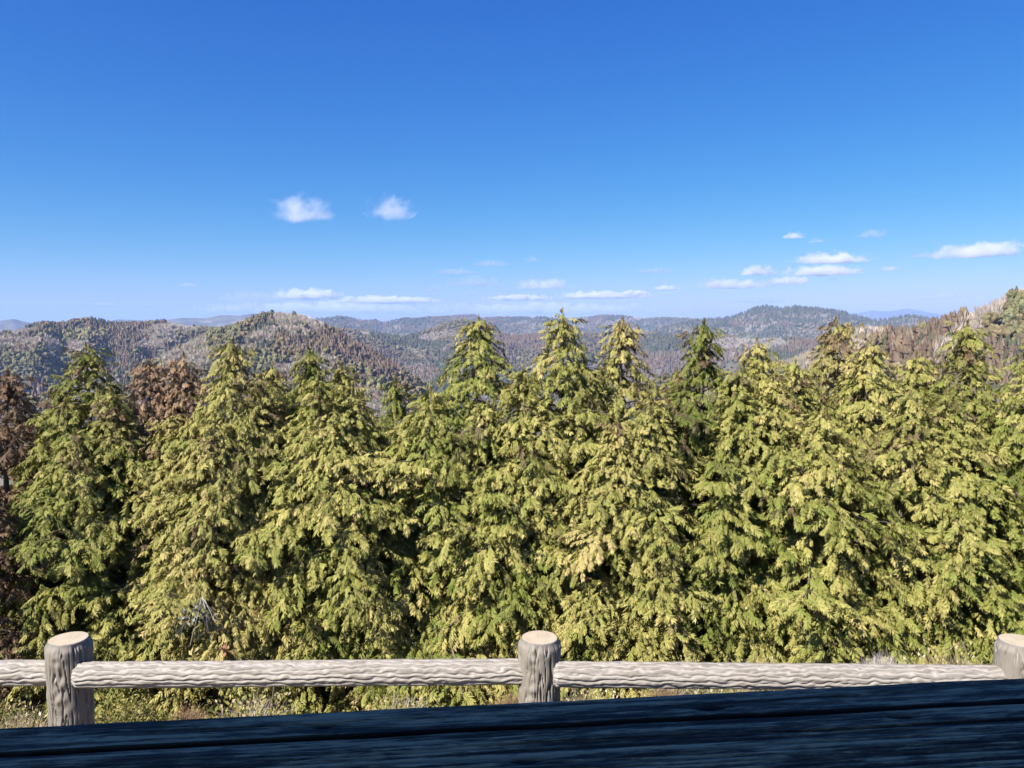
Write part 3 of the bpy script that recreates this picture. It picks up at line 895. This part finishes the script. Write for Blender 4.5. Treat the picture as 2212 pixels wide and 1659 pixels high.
def make_post(i, base):
    g = np.random.default_rng(300 + i)
    nz, na = 240, 200
    Hh = EYE + PT + .35
    zz = np.linspace(-Hh, 0, nz)[:, None]; ph = np.linspace(0, 2 * np.pi, na, endpoint=False)[None]
    rel = smooth01(.02, .46, bark_relief(zz, ph, .09, 11 + i * 5, .22, .0165))
    knob = np.exp(-((np.angle(np.exp(1j * (ph - (4.5 + .25 * math.sin(i * 2)))))) / .28) ** 2)      # a lumpy seam down the front
    lump = perlin(zz / .035, np.cos(ph) * 3, np.sin(ph) * 3 + i)
    R = .0885 + .003 * np.sin(zz * 5 + i) + .004 * zz / Hh - .024 * (1 - rel) * (1 - .5 * knob) + .013 * knob * lump + .003 * perlin(zz / .05, np.cos(ph) * 2, np.sin(ph) * 2 + 7)
    edge = smooth01(-.030, 0, zz)
    R = R * (1 - edge) + (.079) * edge + 0 * ph
    v = np.stack([R * np.cos(ph), R * np.sin(ph), zz + 0 * ph], -1).reshape(-1, 3)
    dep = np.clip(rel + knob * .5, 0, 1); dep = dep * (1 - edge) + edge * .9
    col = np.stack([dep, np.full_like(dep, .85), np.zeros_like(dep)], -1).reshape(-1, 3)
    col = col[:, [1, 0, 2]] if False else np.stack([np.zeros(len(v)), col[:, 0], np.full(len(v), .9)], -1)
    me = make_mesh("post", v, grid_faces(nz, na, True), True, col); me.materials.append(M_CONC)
    # cut face: a shallow disc with a darker rim
    rad = np.array([.0795, .0775, .0745, .0735, .05, .02, .0005]); zf = np.array([-.003, .002, .0035, .0035, .0045, .005, .005])
    pf = np.linspace(0, 2 * np.pi, 64, endpoint=False)
    fv = np.stack([rad[:, None] * np.cos(pf), rad[:, None] * np.sin(pf), zf[:, None] + 0 * pf], -1).reshape(-1, 3)
    fm = make_mesh("cut_face", fv[64 * 2:], grid_faces(5, 64, True), True); fm.materials.append(M_FACE)
    rm = make_mesh("rim", fv[:64 * 3], grid_faces(3, 64, True), True); rm.materials.append(M_RIM)
    return me, fm, rm


def make_rail(i, A, B):
    A, B = np.array(A), np.array(B)
    L = np.linalg.norm(B - A); nx, na = int(L * 430), 130
    s = np.linspace(0, L, nx)[:, None]; ph = np.linspace(0, 2 * np.pi, na, endpoint=False)[None]
    cx, cy = np.cos(ph), np.sin(ph)
    wv = 15 * ph + 3.1 * perlin(s / .062 + 17 * i, cx * 2.2, cy * 2.2) + 1.7 * perlin(s / .030 + 5 * i, cx * 4, cy * 4 + 3) + 2.0 * perlin(s / .35, cx, cy + i)
    rel = (.5 + .5 * np.sin(wv)) ** .8 * .78 + .22 * bark_relief(s, ph, .055, 40 + i * 7, .07, .012)
    rel = rel * (.75 + .5 * np.clip(.5 + perlin(s / .10 + 3 * i, cx * 3, cy * 3 + 9), 0, 1))
    rel = np.clip(rel, 0, 1)
    R = .0545 - .0085 * (1 - rel)
    end = np.minimum(smooth01(0, .018, s), smooth01(L, L - .018, s))
    R = R * (.80 + .20 * end)
    d = (B - A) / L; sd = np.array([-d[1], d[0], 0]); sd /= np.linalg.norm(sd); up = np.cross(d, sd)
    v = A + s[..., None] * d + R[..., None] * (np.cos(ph)[..., None] * sd + np.sin(ph)[..., None] * up)
    v = v.reshape(-1, 3)
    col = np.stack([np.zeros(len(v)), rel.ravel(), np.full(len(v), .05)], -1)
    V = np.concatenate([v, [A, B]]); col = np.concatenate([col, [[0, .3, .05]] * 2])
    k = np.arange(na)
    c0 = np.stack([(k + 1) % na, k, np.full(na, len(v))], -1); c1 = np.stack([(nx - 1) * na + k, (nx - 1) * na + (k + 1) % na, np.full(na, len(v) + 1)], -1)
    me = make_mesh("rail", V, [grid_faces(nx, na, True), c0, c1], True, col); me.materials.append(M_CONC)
    return me


# in the relief attribute: G = height of the relief, B = tone
def fix_tone():
    n = M_CONC.node_tree
fence = empty("log_fence", (POSTS[2][0], POSTS[2][1], 0))
tag(fence, "log-shaped grey concrete fence with thick posts and single rails across the view", "fence")
FO = np.array(fence.location)
for i, p in enumerate(POSTS):
    me, fm, rm = make_post(i, p)
    po = link("post", me, None, fence, p - FO)
    link("cut_face", fm, None, po); link("rim", rm, None, po)
RZ = -.134     # rail axis below the cut tops
for i in range(4):
    a, b = POSTS[i], POSTS[i + 1]
    d = (b - a) / np.linalg.norm(b - a)
    A = a + d * .055 + np.array([0, -.050, RZ]); B = b - d * .045 + np.array([0, -.004, RZ - (.010, .010, .026, .010)[i]])
    link("rail", make_rail(i, A - FO, B - FO), None, fence)

# ------------------------------------------------------------------ shelter: roof over the viewer, deck, and the dark handrail
ZR = -.55
pL, pR = on_plane(0, 724.3, ZR), on_plane(1024, 674.3, ZR)
ax = (pR - pL); ax /= np.linalg.norm(ax); nrm_in = np.array([ax[1], -ax[0], 0.])     # towards the viewer
mid = (pL + pR) / 2
LEN, WID, THK = 3.4, .30, .14
nu, nw = 1500, 260
u = np.linspace(-LEN / 2, LEN / 2, nu)[:, None]; w = np.linspace(0, WID, nw)[None]
px_w = lambda u, w: (u, w)
crack1 = .0800 + .004 * perlin(u * 1.3, 2.2) + .0016 * perlin(u * 9, 5.5)
crack2 = .122 + .012 * perlin(u * .9 + 4, 8.2) + .002 * perlin(u * 8, 1.5)
crack3 = .040 + .012 * perlin(u * 1.1 + 7, 3.2) + .001 * perlin(u * 9, 7.5)
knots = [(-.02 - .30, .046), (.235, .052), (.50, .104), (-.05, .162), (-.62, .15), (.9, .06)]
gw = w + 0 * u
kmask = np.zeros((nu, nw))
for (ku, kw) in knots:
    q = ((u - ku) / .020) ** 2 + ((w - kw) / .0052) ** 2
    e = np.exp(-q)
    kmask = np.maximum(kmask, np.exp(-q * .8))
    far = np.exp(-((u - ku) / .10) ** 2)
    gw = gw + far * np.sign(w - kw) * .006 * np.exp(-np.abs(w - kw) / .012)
grain = .5 + .5 * np.sin((gw * 560) + 5 * perlin(u * .8, gw * 18, 1) + 2.2 * perlin(u * 3, gw * 60, 4))
grain = grain * smooth01(.085, .13, w) + (.5 + .5 * perlin(u * 4, gw * 160, 6)) * (1 - smooth01(.085, .13, w))
z = -.0022 * (1 - grain) + .0009 * perlin(u * 14, w * 420, 7)
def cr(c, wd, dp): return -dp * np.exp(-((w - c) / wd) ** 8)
z = z + cr(crack1, .0050 + .0016 * perlin(u * 3, 1.1), .050) + cr(crack2, .0020, .012) * smooth01(-.2, .3, u) + cr(crack3, .0012, .006) * (perlin(u * 2, 6.1) > 0)
z = z - .006 * kmask
rnd = .014
z = z - rnd * (1 - np.sqrt(np.clip(1 - (np.clip(rnd - w, 0, rnd) / rnd) ** 2, 0, 1))) - rnd * (1 - np.sqrt(np.clip(1 - (np.clip(w - WID + rnd, 0, rnd) / rnd) ** 2, 0, 1)))
top = np.stack([u + 0 * w, 0 * u - w, z], -1)            # local frame: x along the beam, -y towards the viewer
darkc = np.clip(np.maximum.reduce([kmask * 1.2, -cr(crack1, .0085, 1.0), -cr(crack2, .0030, .8) * smooth01(-.2, .3, u)]), 0, 1)  # dark knots, plus the shade inside the cracks painted into the colour
tone = .47 + .5 * fbm(u * 2.2, gw * 70, 3, 3) + .5 * np.exp(-((w - crack1) / .020) ** 2) * np.clip(perlin(u * 2.4, gw * 20, 11) + .25, 0, 1) + .22 * fbm(u * 14, gw * 60, 5, 3)
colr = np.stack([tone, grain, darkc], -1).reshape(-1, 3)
tv = top.reshape(-1, 3)
# closed underside
nb = len(tv)
ring_far = np.arange(nu) * nw; ring_near = ring_far + nw - 1
rows_far = np.stack([[uu, 0, -THK] for uu in u[:, 0]]); rows_near = rows_far + np.array([0, -WID, 0])
V = np.concatenate([tv, rows_far, rows_near])
i = np.arange(nu - 1)
fa = np.stack([ring_far[i + 1], ring_far[i], nb + i, nb + i + 1], -1)
ne = np.stack([ring_near[i], ring_near[i + 1], nb + nu + i + 1, nb + nu + i], -1)
bo = np.stack([nb + i, nb + nu + i, nb + nu + i + 1, nb + i + 1], -1)
C = np.concatenate([colr, np.full((2 * nu, 3), .4)])


def timber_material():
    n = NT("weathered_timber")
    _, tone, grain, knot_crack_shade = attr(n)
    v = n.coords('Object', (1.2, 22, 22)); a = n.noise(v, 3.2, 6, .7, .4)
    v2 = n.coords('Object', (7, 70, 70)); b = n.noise(v2, 4, 5, .7)
    f = n.math('ADD', n.math('ADD', n.math('MULTIPLY', tone, .45), n.math('MULTIPLY', a, .45)), n.math('MULTIPLY', n.math('SUBTRACT', b, .5), .75))
    f = n.math('ADD', f, .05)
    c = n.ramp(f, [(.34, (.062, .044, .024)), (.48, (.185, .135, .070)), (.60, (.56, .425, .22))])
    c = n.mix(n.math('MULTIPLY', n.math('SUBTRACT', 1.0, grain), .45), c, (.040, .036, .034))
    c = n.mix(knot_crack_shade, c, (.010, .008, .007))  # near-black for knots and for the painted crack shade
    return n.principled(c, .72, n.bump(b, .25, .002), .25)


M_TIMB = timber_material()
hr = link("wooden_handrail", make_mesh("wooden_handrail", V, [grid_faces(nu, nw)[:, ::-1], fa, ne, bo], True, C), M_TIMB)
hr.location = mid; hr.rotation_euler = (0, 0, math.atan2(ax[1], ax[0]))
tag(hr, "dark weathered timber handrail in shade with long cracks and knots, along the bottom", "handrail")


def box(bag, c, s, rz=0.0):
    x, y, z = s[0] / 2, s[1] / 2, s[2] / 2
    v = np.array([(-x, -y, -z), (x, -y, -z), (x, y, -z), (-x, y, -z), (-x, -y, z), (x, -y, z), (x, y, z), (-x, y, z)])
    ca, sa = math.cos(rz), math.sin(rz)
    v = np.stack([v[:, 0] * ca - v[:, 1] * sa, v[:, 0] * sa + v[:, 1] * ca, v[:, 2]], -1) + np.array(c)
    bag.add(v, np.array([(0, 3, 2, 1), (4, 5, 6, 7), (0, 1, 5, 4), (1, 2, 6, 5), (2, 3, 7, 6), (3, 0, 4, 7)]))


def plain_wood():
    n = NT("shelter_wood"); f = n.noise(n.coords('Object', (1, 6, 6)), 4, 5, .6)
    return n.principled(n.ramp(f, [(.3, (.05, .04, .03)), (.7, (.13, .10, .075))]), .8, n.bump(f, .3, .01))


M_SW = plain_wood()
rz = math.atan2(ax[1], ax[0])
sh = empty("viewing_shelter", (0, -1.6, 0))
tag(sh, "open timber viewing shelter whose roof shades the handrail", "shelter")
so = np.array(sh.location)
b = Bag(); box(b, np.array([0, -1.55, EYE + 1.15]) - so, (5.2, 4.1, .12), rz * 0)
for k in range(7): box(b, np.array([-2.4 + .8 * k, -1.55, EYE + 1.03]) - so, (.09, 3.9, .118))
link("roof", b.mesh("roof"), M_SW, sh)
b = Bag(); box(b, np.array([0, -1.5, EYE - 1.62]) - so, (4.6, 4.6, .10)); link("deck", b.mesh("deck"), M_SW, sh)
for (x, y) in ((-2.3, -3.3), (2.3, -3.3), (-2.3, .25), (2.3, .25)):
    b = Bag(); box(b, np.array([x, y, (EYE + .965) / 2]) - so, (.14, .14, EYE + .965)); link("post", b.mesh("post"), M_SW, sh)

# ------------------------------------------------------------------ haze: one even box of air round everything but the clouds
hb = Bag(); zlo, zhi = float(zg.min()) - 1.0, float(gv[:, 2].max()) + 25.0
box(hb, (0, 0, (zlo + zhi) / 2), (38400, 38400, zhi - zlo))
n = NT("haze_air")
pv = n.n("ShaderNodeVolumePrincipled")
pv.inputs['Color'].default_value = (.37, .55, 1.0, 1)
pv.inputs['Density'].default_value = 8.5e-5
pv.inputs['Anisotropy'].default_value = 0.0
n.l(pv.outputs[0], n.out.inputs['Volume'])
tag(link("haze", hb.mesh("haze"), n.m), "thin blue haze over the far hills", "haze", kind="stuff")
print("haze", zlo, zhi, file=__import__("sys").stderr)

# ------------------------------------------------------------------ clouds (soft bodies of droplets, well above the haze)
def cloud_material(name, density, colr, asp, dasp, seed):
    """droplet density falls off from the heart of the cloud and is torn by 3-D noise; object coordinates run -1..1"""
    n = NT(name)
    tc = n.n("ShaderNodeTexCoord"); sx = n.n("ShaderNodeSeparateXYZ"); n.l(tc.outputs['Object'], sx.inputs[0])
    x, y, z = sx.outputs[0], sx.outputs[1], sx.outputs[2]
    zz = n.math('ADD', z, .45)
    zlow = n.math('MULTIPLY', n.math('MINIMUM', zz, 0.0), 2.4); zhi = n.math('MULTIPLY', n.math('MAXIMUM', zz, 0.0), .72)
    sq = lambda a: n.math('MULTIPLY', a, a)
    r2 = n.math('ADD', n.math('ADD', sq(x), sq(y)), n.math('ADD', sq(zlow), sq(zhi)))
    mp = n.n("ShaderNodeMapping"); n.l(tc.outputs['Object'], mp.inputs[0])
    mp.inputs['Scale'].default_value = (asp * .8, dasp, 1.0); mp.inputs['Location'].default_value = (seed * 3.7, seed * 1.3, seed * 2.1)
    big = n.noise(mp.outputs[0], .95, 6, .66)
    d = n.math('SUBTRACT', n.math('ADD', n.math('MULTIPLY', n.math('SUBTRACT', big, .5), 3.4), .50), r2)
    d = n.math('MULTIPLY', n.math('MULTIPLY', d, 1.4, True), density * .62)
    v = n.n("ShaderNodeVolumePrincipled")
    v.inputs['Color'].default_value = (*colr, 1); n.l(d, v.inputs['Density']); v.inputs['Anisotropy'].default_value = .25
    n.l(v.outputs[0], n.out.inputs['Volume'])
    return n.m


# cx, cy, width, height in the 2212 px view; opacity; seed; label
CLOUDS = [
    (645, 449, 138, 58, 1.25, 1, "fluffy white cloud with a flat tail, left of the pair in open sky"),
    (842, 445, 98, 54, 1.25, 2, "small torn white cloud, right of the pair in open sky"),
    (1715, 508, 46, 14, 1.6, 3, "tiny bright cloud highest in the right-hand cluster"),
    (1762, 518, 34, 12, .9, 4, "faint scrap of cloud beside the tiny bright one"),
    (1886, 502, 60, 20, .9, 5, "faint lilac cloud between the cluster and the right edge"),
    (2118, 538, 200, 34, 3.4, 6, "long thick white cloud with grey base at the right edge"),
    (1985, 552, 40, 10, .8, 7, "small grey wisp just left of the long thick cloud"),
    (1790, 556, 155, 26, 3.2, 8, "broad white cloud, upper of the two stacked over the mountain"),
    (1770, 582, 178, 26, 3.4, 9, "broad white cloud, lower of the two stacked over the mountain"),
    (1637, 583, 74, 22, 3.0, 10, "oval white cloud left of the stacked pair"),
    (1578, 612, 150, 22, 3.0, 11, "long white streak of cloud at the cluster's lower left"),
    (1700, 605, 105, 18, 3.0, 12, "white streak of cloud under the stacked pair"),
    (1798, 600, 32, 11, 1.2, 13, "small puff right of the low streaks"),
    (1922, 578, 40, 14, 1.3, 14, "small puff below the long thick cloud"),
    (1412, 583, 80, 14, 1.19, 15, "flat grey cloud alone above the centre-right hills"),
    (1440, 620, 54, 14, 3.0, 16, "bright little cloud low above the centre-right hills"),
    (1148, 558, 34, 14, .6, 17, "small faint lilac cloud highest over the centre"),
    (1060, 567, 80, 14, .8, 18, "faint grey smear beside the highest lilac cloud"),
    (985, 586, 90, 12, 1.0, 19, "thin grey streak over the centre left"),
    (1030, 607, 130, 24, 1.19, 20, "lilac cloud bank over the leftmost tall conifer"),
    (1175, 612, 130, 24, 1.6, 21, "lilac cloud with a bright cap over the tallest conifer"),
    (940, 622, 50, 14, 1.0, 22, "little grey cloud left of the lilac bank"),
    (1015, 633, 40, 9, .6, 23, "tiny grey cloud under the lilac bank"),
    (1120, 642, 140, 13, 6.0, 24, "thin bright streak low over the centre"),
    (1300, 636, 220, 17, 6.0, 25, "thin bright streak low between the tall conifers and the spire"),
    (665, 634, 140, 24, 4.5, 26, "bright-topped low cloud above the pointed hill"),
    (560, 640, 170, 28, 1.19, 27, "grey low cloud left of the bright-topped one"),
    (830, 646, 220, 18, 6.0, 28, "long low bright cloud right of the pointed hill"),
    (405, 614, 40, 8, 1.0, 29, "tiny dark cloud alone at the left"),
    (225, 655, 50, 7, 1.0, 30, "tiny flat dark cloud over the left hill"),
    (320, 657, 24, 6, .4, 31, "tiniest grey cloud left of the pointed hill"),
    (2030, 640, 130, 14, 1.3, 32, "faint low cloud touching the right slope"),
    (1640, 650, 130, 9, .7, 33, "faint streak resting on the dark mountain"),
    (700, 662, 480, 26, 3.2, 34, "pale low bank of cloud along the horizon behind the pointed hill"),
    (1370, 632, 70, 12, 5.0, 36, "small bright puff low before the spire conifer"),
    (890, 647, 120, 11, 5.5, 37, "narrow bright streak at the end of the long low cloud"),
    (1180, 664, 560, 26, 3.0, 35, "pale low bank of cloud along the horizon over the centre"),
]


_v, _f = ico()
_bm = bpy.data.meshes.new("cloud")
import bmesh
_b = bmesh.new(); bmesh.ops.create_icosphere(_b, subdivisions=3, radius=1.0); _b.to_mesh(_bm); _b.free()


def cloud(cx, cy, wpx, hpx, tau, seed, lab):
    a, b, c = pix_ray(cx * K22, (cy + hpx * .5) * K22)
    alt = 1500.0
    t = alt / float(c)
    base = np.array([float(a) * t, float(b) * t, EYE + alt])
    k = K22 / FPX * float(b) * t
    Wm, Hm = wpx * k, hpx * k
    Dm = max(Hm * 1.6, min(Wm * .6, Hm * 2.5))
    colr = (.95, .95, .965) if tau > 1.2 else (.72, .80, .97)  # fainter clouds: grey-blue of shaded cloud put into the droplet colour
    me = _bm.copy()
    me.materials.append(cloud_material("cloud_droplets", tau / (Hm * .5), colr, Wm / Hm, Dm / Hm, seed))
    o = link("cloud", me, None, None, base + np.array([0, 0, Hm * .5]))
    o.rotation_euler = (0, 0, -math.atan2(base[0], base[1]))
    o.scale = (Wm * .66, Dm * .6, Hm * .72)
    tag(o, lab, "cloud", "small clouds in the blue sky")


for c_ in CLOUDS:
    cloud(*c_)
